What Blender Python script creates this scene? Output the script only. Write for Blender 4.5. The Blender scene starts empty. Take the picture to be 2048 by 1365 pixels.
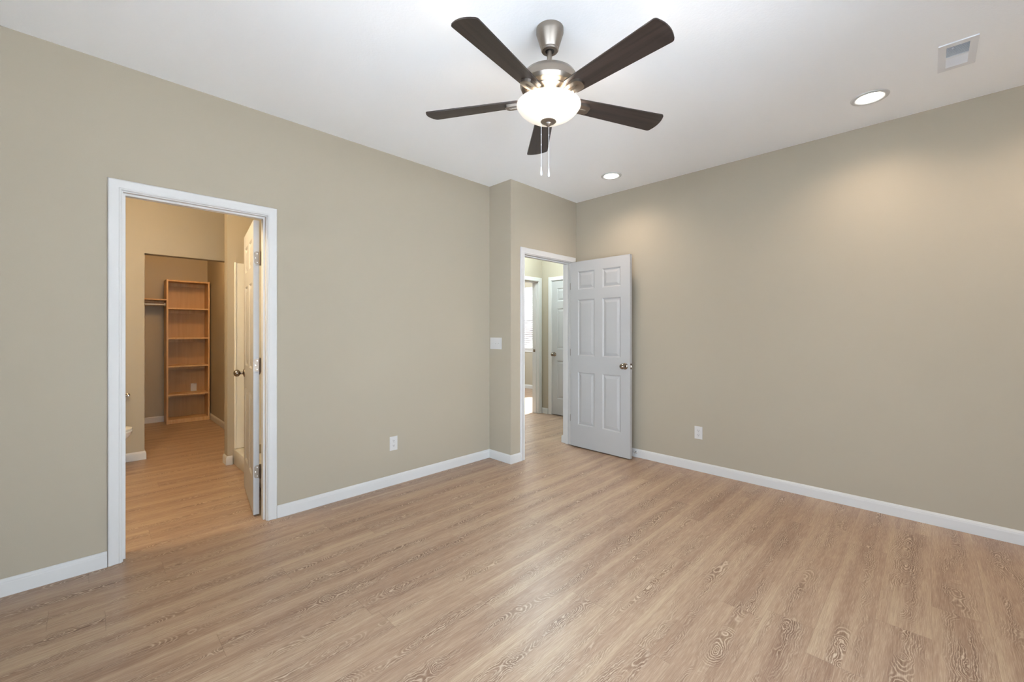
import bpy, bmesh, math, random
from mathutils import Vector, Matrix
random.seed(7)
R = math.radians
SC = bpy.context.scene
COL = SC.collection

# ------------------------------------------------------------------ camera
cd = bpy.data.cameras.new('camera'); cam = bpy.data.objects.new('camera', cd); COL.objects.link(cam)
cam.location = (0, 0, 1.272)
cam.rotation_euler = (R(90), 0, R(44.793 - 90))
cd.sensor_width = 36; cd.lens = 839.45 / 2048 * 36
cd.shift_y = -18.7 / 2048; cd.clip_start = 0.02
SC.camera = cam
# ------------------------------------------------------------------ exposure
vs = SC.view_settings
SC.display_settings.display_device = 'sRGB'
vs.view_transform = 'Standard'; vs.look = 'None'; vs.gamma = 1; vs.exposure = 0.54
vs.use_curve_mapping = False
# ------------------------------------------------------------------ world: bright hazy daylight
W = bpy.data.worlds.new('daylight'); SC.world = W; W.use_nodes = True
nt = W.node_tree; nt.nodes.clear()
wo = nt.nodes.new('ShaderNodeOutputWorld'); bg = nt.nodes.new('ShaderNodeBackground')
tc = nt.nodes.new('ShaderNodeTexCoord'); sp = nt.nodes.new('ShaderNodeSeparateXYZ'); cr = nt.nodes.new('ShaderNodeValToRGB')
nt.links.new(tc.outputs['Generated'], sp.inputs[0]); nt.links.new(sp.outputs['Z'], cr.inputs[0])
cr.color_ramp.elements[0].position = 0.0; cr.color_ramp.elements[0].color = (.77, .885, 1, 1)
cr.color_ramp.elements[1].position = 0.7; cr.color_ramp.elements[1].color = (.62, .80, 1, 1)
nt.links.new(cr.outputs[0], bg.inputs[0]); nt.links.new(bg.outputs[0], wo.inputs[0])
bg.inputs[1].default_value = 7.2
# sun through the far room's windows
sl = bpy.data.lights.new('sun', 'SUN'); so = bpy.data.objects.new('sun', sl); COL.objects.link(so)
sl.energy = 38; sl.angle = R(0.53); sl.color = (1, .97, .92)
so.rotation_euler = Vector((1.63, .30, 1.5)).to_track_quat('Z', 'Y').to_euler(); so.location = (12, 6, 8)

def lamp(name, typ, loc, energy, color=(1, 1, 1), rot=(0, 0, 0), **kw):
    l = bpy.data.lights.new(name, typ); o = bpy.data.objects.new(name, l); COL.objects.link(o)
    l.energy = energy; l.color = color; o.location = loc; o.rotation_euler = rot
    for k, v in kw.items(): setattr(l, k, v)
    return o
WARM = (1, .80, .58)
def portal(name, loc, rot, sx, sy):
    o = lamp(name, 'AREA', loc, 1, rot=rot, shape='RECTANGLE', size=sx, size_y=sy)
    o.data.cycles.is_portal = True
portal('portal', (.75, -1.13, 1.13), (R(-90), 0, 0), 2.4, 2.14)
portal('portal', (-.88, .40, 1.13), (0, R(-90), 0), 2.14, 2.3)
portal('portal', (7.06, 5.25, 1.5), (0, R(90), 0), 1.4, 1.0)

portal('portal', (5.3, 8.13, 1.45), (R(90), 0, 0), 2.2, 1.7)
# ------------------------------------------------------------------ materials
def mat(name):
    m = bpy.data.materials.new(name); m.use_nodes = True
    n = m.node_tree; return m, n, n.nodes['Principled BSDF']
def N(n, typ, **kw):
    x = n.nodes.new(typ)
    for k, v in kw.items():
        if k.startswith('i_'):
            x.inputs[k[2:]].default_value = v
        else: setattr(x, k, v)
    return x
def srgb(r, g, b):
    f = lambda c: (c/255/12.92) if c/255 <= .04045 else ((c/255+.055)/1.055)**2.4
    return (f(r), f(g), f(b), 1)
def simple(name, col, rough=.5, metal=0, spec=.5, bump=0, bscale=200, var=.0):
    m, n, b = mat(name)
    b.inputs['Base Color'].default_value = col; b.inputs['Roughness'].default_value = rough
    b.inputs['Metallic'].default_value = metal; b.inputs['Specular IOR Level'].default_value = spec
    tcn = N(n, 'ShaderNodeTexCoord')
    if bump:
        t = N(n, 'ShaderNodeTexNoise'); t.inputs['Scale'].default_value = bscale; t.inputs['Detail'].default_value = 3
        bp = N(n, 'ShaderNodeBump'); bp.inputs['Strength'].default_value = bump; bp.inputs['Distance'].default_value = .002
        n.links.new(tcn.outputs['Object'], t.inputs['Vector']); n.links.new(t.outputs['Fac'], bp.inputs['Height']); n.links.new(bp.outputs[0], b.inputs['Normal'])
    if var:
        t = N(n, 'ShaderNodeTexNoise'); t.inputs['Scale'].default_value = 3; t.inputs['Detail'].default_value = 4
        mx = N(n, 'ShaderNodeMix', data_type='RGBA'); mx.inputs[6].default_value = col
        mx.inputs[7].default_value = tuple(c*(1-var) for c in col[:3])+(1,)
        n.links.new(tcn.outputs['Object'], t.inputs['Vector']); n.links.new(t.outputs['Fac'], mx.inputs[0]); n.links.new(mx.outputs[2], b.inputs['Base Color'])
    return m
WALL = simple('greige_wall_paint', srgb(171, 160, 142), .75, spec=.25, bump=.12, bscale=260, var=.02)
CEIL = simple('ceiling_paint', srgb(248, 248, 248), .85, spec=.2, bump=.35, bscale=90)
TRIM = simple('white_trim_paint', srgb(205, 202, 198), .5, spec=.3, bump=.02, bscale=60)
DOOR = simple('white_door_paint', srgb(177, 175, 173), .42, spec=.35, bump=.05, bscale=240)
PLAST = simple('white_plastic', srgb(203, 200, 197), .35, bump=.01)
SLOT = simple('dark_slot', srgb(40, 36, 34), .6, bump=.01)
DARKM = simple('painted_shade', srgb(22, 21, 20), .7, bump=.01)
PORC = simple('porcelain', srgb(236, 233, 226), .12, bump=.004, bscale=20)
ACRY = simple('acrylic_surround', srgb(236, 232, 222), .2, bump=.01, bscale=15)
BLADE0 = None
def brushed(name, col, rough, stretch=(2, 2, 300)):
    m, n, b = mat(name)
    b.inputs['Base Color'].default_value = col; b.inputs['Metallic'].default_value = 1
    t = N(n, 'ShaderNodeTexNoise'); t.inputs['Scale'].default_value = 1; t.inputs['Detail'].default_value = 2
    mp = N(n, 'ShaderNodeMapping'); mp.inputs['Scale'].default_value = stretch
    tcn = N(n, 'ShaderNodeTexCoord'); mr = N(n, 'ShaderNodeMapRange')
    mr.inputs['To Min'].default_value = rough-.06; mr.inputs['To Max'].default_value = rough+.08
    n.links.new(tcn.outputs['Object'], mp.inputs[0]); n.links.new(mp.outputs[0], t.inputs[0]); n.links.new(t.outputs['Fac'], mr.inputs[0]); n.links.new(mr.outputs[0], b.inputs['Roughness'])
    bp = N(n, 'ShaderNodeBump'); bp.inputs['Strength'].default_value = .08; bp.inputs['Distance'].default_value = .0005
    n.links.new(t.outputs['Fac'], bp.inputs['Height']); n.links.new(bp.outputs[0], b.inputs['Normal'])
    return m
NICKEL = brushed('brushed_nickel', srgb(152, 142, 132), .35)
KNOBM = brushed('satin_nickel_knob', srgb(150, 138, 126), .2)
HINGE = brushed('hinge_metal', srgb(128, 115, 102), .42)
def emis(name, col, s, base=(1, 1, 1, 1)):
    m, n, b = mat(name)
    b.inputs['Base Color'].default_value = base; b.inputs['Roughness'].default_value = .35
    b.inputs['Emission Color'].default_value = col; b.inputs['Emission Strength'].default_value = s
    t = N(n, 'ShaderNodeTexNoise'); t.inputs['Scale'].default_value = 9; bp = N(n, 'ShaderNodeBump'); bp.inputs['Strength'].default_value = .03
    n.links.new(t.outputs['Fac'], bp.inputs['Height']); n.links.new(bp.outputs[0], b.inputs['Normal'])
    return m
LENS = emis('downlight_lens', (1, .93, .82, 1), 7)
BOWL = emis('frosted_glass_bowl', (1, .91, .76, 1), .34, srgb(228, 220, 205))
VANL = emis('vanity_glass', (1, .80, .55, 1), 5)
m, n, b = mat('window_glass'); GLASS = m   # thin architectural pane
n.nodes.remove(b); o_ = n.nodes['Material Output']
tr = N(n, 'ShaderNodeBsdfTransparent'); gl = N(n, 'ShaderNodeBsdfGlossy'); gl.inputs['Roughness'].default_value = .01
fr = N(n, 'ShaderNodeFresnel'); fr.inputs[0].default_value = 1.45; mx = N(n, 'ShaderNodeMixShader')
n.links.new(fr.outputs[0], mx.inputs[0]); n.links.new(tr.outputs[0], mx.inputs[1]); n.links.new(gl.outputs[0], mx.inputs[2]); n.links.new(mx.outputs[0], o_.inputs[0])

def wood(name, c1, c2, axis='X', rough=.5, fine=1.0):
    m, n, b = mat(name); b.inputs['Roughness'].default_value = rough
    tcn = N(n, 'ShaderNodeTexCoord'); mp = N(n, 'ShaderNodeMapping')
    s = {'X': (1.5, 28, 28), 'Y': (28, 1.5, 28), 'Z': (28, 28, 1.5)}[axis]
    mp.inputs['Scale'].default_value = tuple(v*fine for v in s)
    t = N(n, 'ShaderNodeTexNoise'); t.inputs['Scale'].default_value = 1.0; t.inputs['Detail'].default_value = 6; t.inputs['Distortion'].default_value = .6
    cr = N(n, 'ShaderNodeValToRGB'); cr.color_ramp.elements[0].position = .35; cr.color_ramp.elements[0].color = c1
    cr.color_ramp.elements[1].position = .65; cr.color_ramp.elements[1].color = c2
    n.links.new(tcn.outputs['Object'], mp.inputs[0]); n.links.new(mp.outputs[0], t.inputs[0]); n.links.new(t.outputs['Fac'], cr.inputs[0]); n.links.new(cr.outputs[0], b.inputs['Base Color'])
    bp = N(n, 'ShaderNodeBump'); bp.inputs['Strength'].default_value = .15; bp.inputs['Distance'].default_value = .001
    n.links.new(t.outputs['Fac'], bp.inputs['Height']); n.links.new(bp.outputs[0], b.inputs['Normal'])
    return m
SHELF = wood('maple_laminate', srgb(192, 152, 106), srgb(205, 168, 122), 'Z', .5)
BLADE = wood('dark_walnut_blade', srgb(38, 30, 27), srgb(66, 54, 48), 'X', .42)

# --- oak vinyl plank floor: per-plank attributes + ring-cut grain
def floor_mat():
    m, n, b = mat('oak_plank_floor'); L = n.links.new
    def M(op, a, c=None, clamp=False):
        x = N(n, 'ShaderNodeMath', operation=op, use_clamp=clamp)
        for i, v in enumerate((a, c)):
            if v is None: continue
            if isinstance(v, (int, float)): x.inputs[i].default_value = v
            else: L(v, x.inputs[i])
        return x.outputs[0]
    uv = N(n, 'ShaderNodeUVMap', uv_map='plank'); s = N(n, 'ShaderNodeSeparateXYZ'); L(uv.outputs[0], s.inputs[0])
    at = N(n, 'ShaderNodeAttribute', attribute_name='rand'); rs = N(n, 'ShaderNodeSeparateColor'); L(at.outputs['Color'], rs.inputs[0])
    u, v = s.outputs[0], s.outputs[1]      # metres along / across the plank
    r1, r2, r3 = rs.outputs[0], rs.outputs[1], rs.outputs[2]
    def comb(x, y, z):
        c = N(n, 'ShaderNodeCombineXYZ')
        for i, q in enumerate((x, y, z)):
            if isinstance(q, (int, float)): c.inputs[i].default_value = q
            else: L(q, c.inputs[i])
        return c.outputs[0]
    def noise(vec, sc, det=2, dist=0, rgh=.5):
        t = N(n, 'ShaderNodeTexNoise'); t.inputs['Scale'].default_value = sc; t.inputs['Detail'].default_value = det
        t.inputs['Distortion'].default_value = dist; t.inputs['Roughness'].default_value = rgh; L(vec, t.inputs['Vector']); return t.outputs['Fac']
    off1 = M('MULTIPLY', r1, 40); off2 = M('MULTIPLY', r2, 40)
    uu = M('ADD', u, off1)
    # cathedral rings: distance from a wandering pith line
    wob = noise(comb(uu, off2, 0), 2.2, 2); dep = noise(comb(uu, off2, 7.3), 2.6, 3, .4)
    wig = noise(comb(M('MULTIPLY', uu, 22), M('MULTIPLY', v, 70), off2), 1.0, 3)
    yy = M('ADD', M('ADD', M('SUBTRACT', v, .089), M('MULTIPLY', M('SUBTRACT', wob, .5), .14)), M('MULTIPLY', M('SUBTRACT', wig, .5), .022))
    zz = M('MULTIPLY', M('SUBTRACT', dep, .5), .30)
    rad = M('SQRT', M('ADD', M('MULTIPLY', yy, yy), M('MULTIPLY', zz, zz)))
    ring = M('SINE', M('MULTIPLY', M('POWER', rad, .85), 2*math.pi/.0105))
    ring = M('MULTIPLY', M('ADD', ring, 1), .5)
    lines = M('POWER', ring, 2.0)
    mask = N(n, 'ShaderNodeMapRange'); L(noise(comb(M('MULTIPLY', uu, 1.0), M('MULTIPLY', v, 7), off1), 3.0, 2), mask.inputs[0])
    mask.inputs[1].default_value = .44; mask.inputs[2].default_value = .62
    near = N(n, 'ShaderNodeMapRange'); L(rad, near.inputs[0]); near.inputs[1].default_value = .09; near.inputs[2].default_value = .02
    lmask = M('MULTIPLY', mask.outputs[0], near.outputs[0], True)
    # fibres
    fib = noise(comb(M('MULTIPLY', uu, 14), M('MULTIPLY', v, 480), off1), 1.0, 3, .2, .6)
    fib2 = noise(comb(M('MULTIPLY', uu, 3.5), M('MULTIPLY', v, 90), off2), 1.0, 3, .5)
    blot = noise(comb(M('MULTIPLY', uu, 2.0), M('MULTIPLY', v, 10), off2), 1.0, 3, .3)
    streak = noise(comb(M('MULTIPLY', uu, .55), M('MULTIPLY', v, 16), off1), 1.0, 2)
    # base colour
    cr = N(n, 'ShaderNodeValToRGB'); e = cr.color_ramp.elements
    e[0].position = .32; e[0].color = srgb(144, 113, 92); e[1].position = .68; e[1].color = srgb(187, 162, 134)
    k = cr.color_ramp.elements.new(.5); k.color = srgb(167, 138, 114)
    edge = M('MULTIPLY', M('SUBTRACT', M('ABSOLUTE', M('SUBTRACT', v, .089)), .045), M('ADD', .2, M('MULTIPLY', r1, 2.2)))
    tone = M('ADD', M('ADD', M('MULTIPLY', blot, .27), edge), M('ADD', M('MULTIPLY', streak, .50), M('ADD', M('MULTIPLY', fib2, .23), M('MULTIPLY', M('SUBTRACT', r3, .5), .07))))
    L(tone, cr.inputs[0])
    dk = N(n, 'ShaderNodeMix', data_type='RGBA', blend_type='MULTIPLY'); dk.inputs[7].default_value = srgb(196, 182, 172)
    L(M('MULTIPLY', lmask, M('SUBTRACT', 1, lines), True), dk.inputs[0]); L(cr.outputs[0], dk.inputs[6])
    lt = N(n, 'ShaderNodeMix', data_type='RGBA'); lt.inputs[7].default_value = srgb(218, 198, 174)
    L(M('MULTIPLY', M('MULTIPLY', lmask, M('POWER', ring, 5)), .75, True), lt.inputs[0]); L(dk.outputs[2], lt.inputs[6])
    fm = N(n, 'ShaderNodeMapRange'); L(fib, fm.inputs[0]); fm.inputs[1].default_value = .5; fm.inputs[2].default_value = .75; fm.inputs[4].default_value = .5
    f2 = N(n, 'ShaderNodeMix', data_type='RGBA'); f2.inputs[7].default_value = srgb(214, 194, 168); L(fm.outputs[0], f2.inputs[0]); L(lt.outputs[2], f2.inputs[6])
    fm3 = N(n, 'ShaderNodeMapRange'); L(fib, fm3.inputs[0]); fm3.inputs[1].default_value = .48; fm3.inputs[2].default_value = .28; fm3.inputs[4].default_value = .5
    f3 = N(n, 'ShaderNodeMix', data_type='RGBA', blend_type='MULTIPLY'); f3.inputs[7].default_value = srgb(205, 190, 182); L(fm3.outputs[0], f3.inputs[0]); L(f2.outputs[2], f3.inputs[6])
    # plank seams
    ev = N(n, 'ShaderNodeMapRange'); L(M('ABSOLUTE', M('SUBTRACT', v, .089)), ev.inputs[0]); ev.inputs[1].default_value = .0882; ev.inputs[2].default_value = .0889
    eu = N(n, 'ShaderNodeMapRange'); L(M('ABSOLUTE', M('SUBTRACT', u, .61)), eu.inputs[0]); eu.inputs[1].default_value = .6088; eu.inputs[2].default_value = .6096
    sm = M('MAXIMUM', ev.outputs[0], eu.outputs[0])
    f4 = N(n, 'ShaderNodeMix', data_type='RGBA', blend_type='MULTIPLY'); f4.inputs[7].default_value = srgb(178, 165, 155); L(M('MULTIPLY', sm, .55), f4.inputs[0]); L(f3.outputs[2], f4.inputs[6])
    L(f4.outputs[2], b.inputs['Base Color'])
    b.inputs['Roughness'].default_value = .34; b.inputs['Specular IOR Level'].default_value = .5
    bp = N(n, 'ShaderNodeBump'); bp.inputs['Strength'].default_value = .25; bp.inputs['Distance'].default_value = .0012
    L(M('ADD', M('MULTIPLY', fib, .5), M('SUBTRACT', M('MULTIPLY', M('MULTIPLY', lines, lmask), .5), M('MULTIPLY', sm, 1.2))), bp.inputs['Height']); L(bp.outputs[0], b.inputs['Normal'])
    return m
FLOOR = floor_mat()

# ------------------------------------------------------------------ mesh helpers
def bm_box(bm, x0, x1, y0, y1, z0, z1, bev=0):
    vs_ = [bm.verts.new((x, y, z)) for x in (x0, x1) for y in (y0, y1) for z in (z0, z1)]
    fs = [bm.faces.new([vs_[i] for i in q]) for q in ((0,1,3,2),(4,6,7,5),(0,4,5,1),(2,3,7,6),(0,2,6,4),(1,5,7,3))]
    if bev:
        es = set(e for f in fs for e in f.edges)
        bmesh.ops.bevel(bm, geom=list(es), offset=bev, segments=2, profile=.5, affect='EDGES')
def bm_lathe(bm, prof, seg=48, M=None, close=False):
    M = M or Matrix(); rings = []
    for r, z in prof:
        if r < 1e-6: rings.append([bm.verts.new(M @ Vector((0, 0, z)))])
        else: rings.append([bm.verts.new(M @ Vector((r*math.cos(2*math.pi*i/seg), r*math.sin(2*math.pi*i/seg), z))) for i in range(seg)])
    for a, c in zip(rings, rings[1:]):
        for i in range(seg):
            j = (i+1) % seg
            if len(a) == 1 and len(c) == 1: continue
            if len(a) == 1: bm.faces.new((a[0], c[i], c[j]))
            elif len(c) == 1: bm.faces.new((a[i], a[j], c[0]))
            else: bm.faces.new((a[i], a[j], c[j], c[i]))
def bm_tube(bm, pts, r, seg=10):
    pts = [Vector(p) for p in pts]; rings = []
    for i, p in enumerate(pts):
        d = (pts[min(i+1, len(pts)-1)]-pts[max(i-1, 0)]).normalized()
        q = d.to_track_quat('Z', 'Y').to_matrix()
        rr = r[i] if isinstance(r, (list, tuple)) else r
        rings.append([bm.verts.new(p+q @ Vector((rr*math.cos(2*math.pi*k/seg), rr*math.sin(2*math.pi*k/seg), 0))) for k in range(seg)])
    for a, c in zip(rings, rings[1:]):
        for k in range(seg): bm.faces.new((a[k], a[(k+1) % seg], c[(k+1) % seg], c[k]))
    bm.faces.new(rings[0][::-1]); bm.faces.new(rings[-1])
def bm_loft(bm, loops, cap=True):
    rings = [[bm.verts.new(p) for p in l] for l in loops]; k = len(rings[0])
    for a, c in zip(rings, rings[1:]):
        for i in range(k): bm.faces.new((a[i], a[(i+1) % k], c[(i+1) % k], c[i]))
    if cap: bm.faces.new(rings[0][::-1]); bm.faces.new(rings[-1])
def obj(name, bm, m, parent=None, smooth=False, angle=35, loc=None, rot=None):
    bmesh.ops.recalc_face_normals(bm, faces=bm.faces[:])
    me = bpy.data.meshes.new(name); bm.to_mesh(me); bm.free()
    me.materials.append(m)
    if smooth:
        me.polygons.foreach_set('use_smooth', [True]*len(me.polygons)); me.set_sharp_from_angle(angle=R(angle))
    o = bpy.data.objects.new(name, me); COL.objects.link(o)
    if parent: o.parent = parent
    if loc: o.location = loc
    if rot: o.rotation_euler = rot
    return o
def tag(o, label=None, cat=None, group=None, kind=None):
    for k, v in (('label', label), ('category', cat), ('group', group), ('kind', kind)):
        if v: o[k] = v
    return o
def thing(name, label, cat, loc=(0, 0, 0), rotz=0, group=None, kind=None):
    o = bpy.data.objects.new(name, None); COL.objects.link(o); o.location = loc; o.rotation_euler = (0, 0, rotz)
    o.empty_display_size = .05
    return tag(o, label, cat, group, kind)
def boxes(name, m, lst, parent=None, bev=0, smooth=False):
    bm = bmesh.new()
    for q in lst: bm_box(bm, *q, bev)
    return obj(name, bm, m, parent, smooth)
def struct(name, m, lst, label, cat='wall', bev=0):
    return tag(boxes(name, m, lst, None, bev), label, cat, kind='structure')
def copy_tree(root, loc, label=None, rotz=None):
    r = root.copy(); COL.objects.link(r); r.location = loc
    if rotz is not None: r.rotation_euler = (0, 0, rotz)
    if label: r['label'] = label
    def rec(a, b_):
        for ch in a.children:
            c = ch.copy(); COL.objects.link(c); c.parent = b_; rec(ch, c)
    rec(root, r)
    return r

# ================================================================== SETTING
H = 2.74
L0, L1, RX, XJ = 3.157, 2.851, 3.916, 2.856
# floor planks ------------------------------------------------------
bm = bmesh.new(); uvl = bm.loops.layers.uv.new('plank'); cl = bm.loops.layers.float_color.new('rand')
known = {-1: 2.45, 0: 3.22, 2: 2.10, 3: 1.565, 4: 2.33, 5: 1.665, 6: 1.885, 9: .895, 11: 1.0, 12: .73, 13: .05}
PW, PL, Y0F = .178, 1.22, .168
X0, X1, Y0, Y1 = -.87, 7.05, -1.12, 8.12
row = math.floor((Y0-Y0F)/PW)
while Y0F+row*PW < Y1:
    ya, yb = Y0F+row*PW, Y0F+(row+1)*PW
    ph = known.get(row, random.uniform(0, PL)); x = ph-math.ceil((ph-X0)/PL)*PL
    while x < X1:
        a, c = max(x, X0), min(x+PL, X1); p, q = max(ya, Y0), min(yb, Y1)
        if c > a and q > p:
            f = bm.faces.new([bm.verts.new(v) for v in ((a, p, 0), (c, p, 0), (c, q, 0), (a, q, 0))])
            rc = (random.random(), random.random(), random.random(), 1)
            for l in f.loops:
                l[uvl].uv = (l.vert.co.x-x, l.vert.co.y-ya); l[cl] = rc
        x += PL
    row += 1
bmesh.ops.remove_doubles(bm, verts=bm.verts[:], dist=1e-5)
tag(obj('floor', bm, FLOOR), 'light oak plank floor running through every room', 'floor', kind='structure')
struct('floor_slab', simple('slab', srgb(120, 115, 110), .9, bump=.1), [(X0, X1, Y0, Y1, -.15, -.004)], 'concrete slab under the plank floor', 'floor')
struct('ceiling', CEIL, [(X0, X1, Y0, Y1, H, H+.12)], 'white lightly textured flat ceiling', 'ceiling')
GR = simple('pale_bounce_ground', srgb(224, 230, 237), .9, bump=.3, bscale=4, var=.4)  # ground colour made pale so it bounces sunlight up to the ceiling
struct('ground_lawn', simple('lawn', srgb(60, 66, 44), .9, bump=.3, bscale=4, var=.4), [(7.051, 60, -1.12, 50, -.3, -.16)], 'dark green lawn outside the far window', 'ground')
struct('ground', GR, [(7.051, 60, -40, -1.121, -.3, -.16), (-50, -.871, -40, 50, -.3, -.16), (-.87, 7.05, -40, -1.121, -.3, -.16)], 'ground outside the house, made pale to bounce daylight indoors', 'ground')

# walls -----------------------------------------------------------------
def wall_x(x0, x1, y0, y1, ops):   # wall running along x with openings (a,b,z0,z1)
    out = []; c = x0
    for a, b_, z0, z1 in ops:
        out.append((c, a, y0, y1, 0, H))
        if z0 > 0: out.append((a, b_, y0, y1, 0, z0))
        out.append((a, b_, y0, y1, z1, H)); c = b_
    out.append((c, x1, y0, y1, 0, H)); return out
def wall_y(x0, x1, y0, y1, ops):
    out = []; c = y0
    for a, b_, z0, z1 in ops:
        out.append((x0, x1, c, a, 0, H))
        if z0 > 0: out.append((x0, x1, a, b_, 0, z0))
        out.append((x0, x1, a, b_, z1, H)); c = b_
    out.append((x0, x1, c, y1, 0, H)); return out
RT = 2.061
struct('wall_left', WALL, wall_x(-.75, XJ, L0, L0+.12, [(.114, .856, 0, RT)]), 'greige bedroom wall with the bathroom doorway')
struct('wall_corner', WALL, [(XJ, 2.974, L1, 8.0, 0, H)], 'narrow greige wall return carrying the light switch')
struct('wall_entry', WALL, wall_x(2.974, 6.93, L1, 2.969, [(3.031, 3.838, 0, RT)]), 'greige wall around the hall doorway')
struct('wall_right', WALL, [(RX, RX+.12, -1.0, L1, 0, H)], 'long greige wall on the right')
struct('wall_near', WALL, wall_x(-.75, RX, -1.12, -1.0, [(-.45, 1.95, .06, 2.2)]), 'greige bedroom wall behind the camera')
struct('wall_back', WALL, wall_y(-.87, -.75, -1.0, 8.0, [(-.75, 1.55, .06, 2.2)]), 'greige outer wall at the far left')
struct('wall_hall', WALL, wall_x(2.974, 6.93, 4.3, 4.418, [(4.18, 4.934, 0, RT)]), 'greige hall wall with the open far doorway')
struct('wall_hall_closet', WALL, wall_y(5.0, 5.118, 2.969, 4.3, [(3.42, 4.118, 0, RT)]), 'greige hall wall holding the closed white door')
struct('wall_window', WALL, wall_y(6.93, 7.05, L1, 8.0, [(4.75, 5.75, .8, 2.2), (5.85, 6.95, .893, 2.26)]), 'greige wall of the far room with the blind window')
struct('wall_far', WALL, wall_x(-.87, 7.05, 8.0, 8.12, [(4.2, 6.4, .6, 2.3)]), 'outer wall at the far end of the house')
struct('wall_bath', WALL, wall_x(-.45, 1.25, 5.547, 5.667, [(.388, 1.15, 0, 2.055)]), 'greige bathroom wall with the wide closet opening')
struct('wall_stub', WALL, [(.927, 1.9, 4.742, 4.862, 0, H)], 'short greige partition between shower and closet opening')
struct('wall_shower', WALL, [(1.9, 2.02, 3.277, 4.862, 0, H)], 'wall at the end of the shower')
struct('wall_closet_right', WALL, [(1.25, 1.37, 4.862, 7.678, 0, H)], 'greige side wall of the closet')
struct('wall_closet_back', WALL, [(-.45, 1.37, 7.678, 7.798, 0, H)], 'greige back wall of the closet behind the shelves')
struct('wall_bath_left', WALL, [(-.57, -.45, 3.277, 7.798, 0, H)], 'greige wall behind the toilet')

# baseboards ------------------------------------------------------------
BBP = [(0, 0), (.013, 0), (.013, .060), (.0115, .066), (.0115, .070), (.006, .080), (.003, .083), (0, .083)]
def baseboard(name, path, label, prof=BBP, m=TRIM):
    """path: wall-face points; room lies to the left of the direction of travel"""
    P = [Vector((p[0], p[1])) for p in path]; loops = []
    for i, p in enumerate(P):
        ds = []
        if i > 0: ds.append((P[i]-P[i-1]).normalized())
        if i < len(P)-1: ds.append((P[i+1]-P[i]).normalized())
        ns = [Vector((-d.y, d.x)) for d in ds]
        nrm = ns[0] if len(ns) == 1 else (ns[0]+ns[1])/(1+ns[0].dot(ns[1]))
        loops.append([(p.x+nrm.x*t, p.y+nrm.y*t, z+.0005) for t, z in prof])
    bm = bmesh.new(); bm_loft(bm, loops)
    return tag(obj(name, bm, m), label, 'baseboard', kind='structure')
baseboard('baseboard_left', [(.068, L0), (-.75, L0), (-.75, -1.0), (RX, -1.0), (RX, L1), (3.885, L1)], 'white baseboard along the right wall and round the room')
baseboard('baseboard_corner', [(2.986, L1), (XJ, L1), (XJ, L0), (.901, L0)], 'white baseboard from bathroom doorway round the wall corner')
baseboard('baseboard_bath', [(.388, 5.667), (.388, 5.547), (-.45, 5.547), (-.45, 3.277), (.06, 3.277)], 'white baseboard under the toilet wall')
baseboard('baseboard_stub', [(.968, 4.742), (.927, 4.742), (.927, 4.862), (1.25, 4.862)], 'white baseboard wrapping the short partition')
baseboard('baseboard_closet', [(1.25, 5.667), (1.25, 7.678), (-.45, 7.678), (-.45, 5.667), (.388, 5.667)], 'white baseboard inside the closet')
baseboard('baseboard_hall', [(5.0, 4.176), (5.0, 4.3), (4.991, 4.3)], 'white baseboard scrap in the hall corner')
baseboard('baseboard_hall_near', [(3.824, 2.969), (5.0, 2.969), (5.0, 3.36)], 'white baseboard on the hall side of the doorway', [(0, 0), (.028, 0), (.028, .066), (.02, .083), (0, .083)])
baseboard('baseboard_far_room', [(6.93, 4.418), (6.93, 8.0), (2.974, 8.0), (2.974, 4.418)], 'white baseboard under the blind window')

# door frames: casing + jamb + stop --------------------------------------
CP = [(0, 0), (0, .009), (.004, .012), (.010, .0125), (.012, .0105), (.022, .0115), (.040, .0145), (.044, .0165), (.050, .017), (.054, .015), (.057, .009), (.057, 0)]
def frame(name, label, axis, face, nrm, a, b_, depth, stop_at, sides=(1, 1), z1=2.045, casing_back=True, strikes=()):
    """axis 'x': wall runs along x at y=face, room on the side nrm (+1/-1 along the normal axis). a,b: jamb faces; depth: wall thickness (signed away from room)"""
    root = thing(name, label, 'door frame', (0, 0, 0), kind='structure')
    def P(u, w, z): return (u, w, z) if axis == 'x' else (w, u, z)
    rv = .006
    def casing(fc, nn):
        ia, ib, it = a-rv, b_+rv, z1+rv
        loops = []
        for k in range(4):
            l = []
            for o_, t in CP:
                t = t+.0001
                w = fc+nn*t
                if k == 0: l.append(P(ia-o_, w, .002))
                if k == 1: l.append(P(ia-o_, w, it+o_))
                if k == 2: l.append(P(ib+o_, w, it+o_))
                if k == 3: l.append(P(ib+o_, w, .002))
            loops.append(l)
        bm = bmesh.new(); bm_loft(bm, loops); return obj('casing', bm, TRIM, root, True, 30)
    if sides[0]: casing(face, nrm)
    if sides[1]: casing(face-nrm*depth, -nrm)
    w0, w1 = sorted((face+nrm*.0, face-nrm*depth))
    J = .017
    bm = bmesh.new()
    for (u0, u1, z0, zz) in ((a-J, a, 0.001, z1+J), (b_, b_+J, 0.001, z1+J), (a, b_, z1, z1+J)):
        if axis == 'x': bm_box(bm, u0, u1, w0, w1, z0, zz)
        else: bm_box(bm, w0, w1, u0, u1, z0, zz)
    s0, s1 = stop_at
    for (u0, u1, z0, zz) in ((a, a+.011, 0.001, z1-.011), (b_-.011, b_, 0.001, z1-.011), (a, b_, z1-.011, z1)):
        if axis == 'x': bm_box(bm, u0, u1, s0, s1, z0, zz)
        else: bm_box(bm, s0, s1, u0, u1, z0, zz)
    obj('jamb', bm, TRIM, root)
    for q in strikes: boxes('strike_plate', KNOBM, [q], root)
    return root
frame('trim_1', 'white moulded frame of the bathroom doorway', 'x', L0, -1, .132, .838, .12, (3.157+.030, 3.157+.072))
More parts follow.
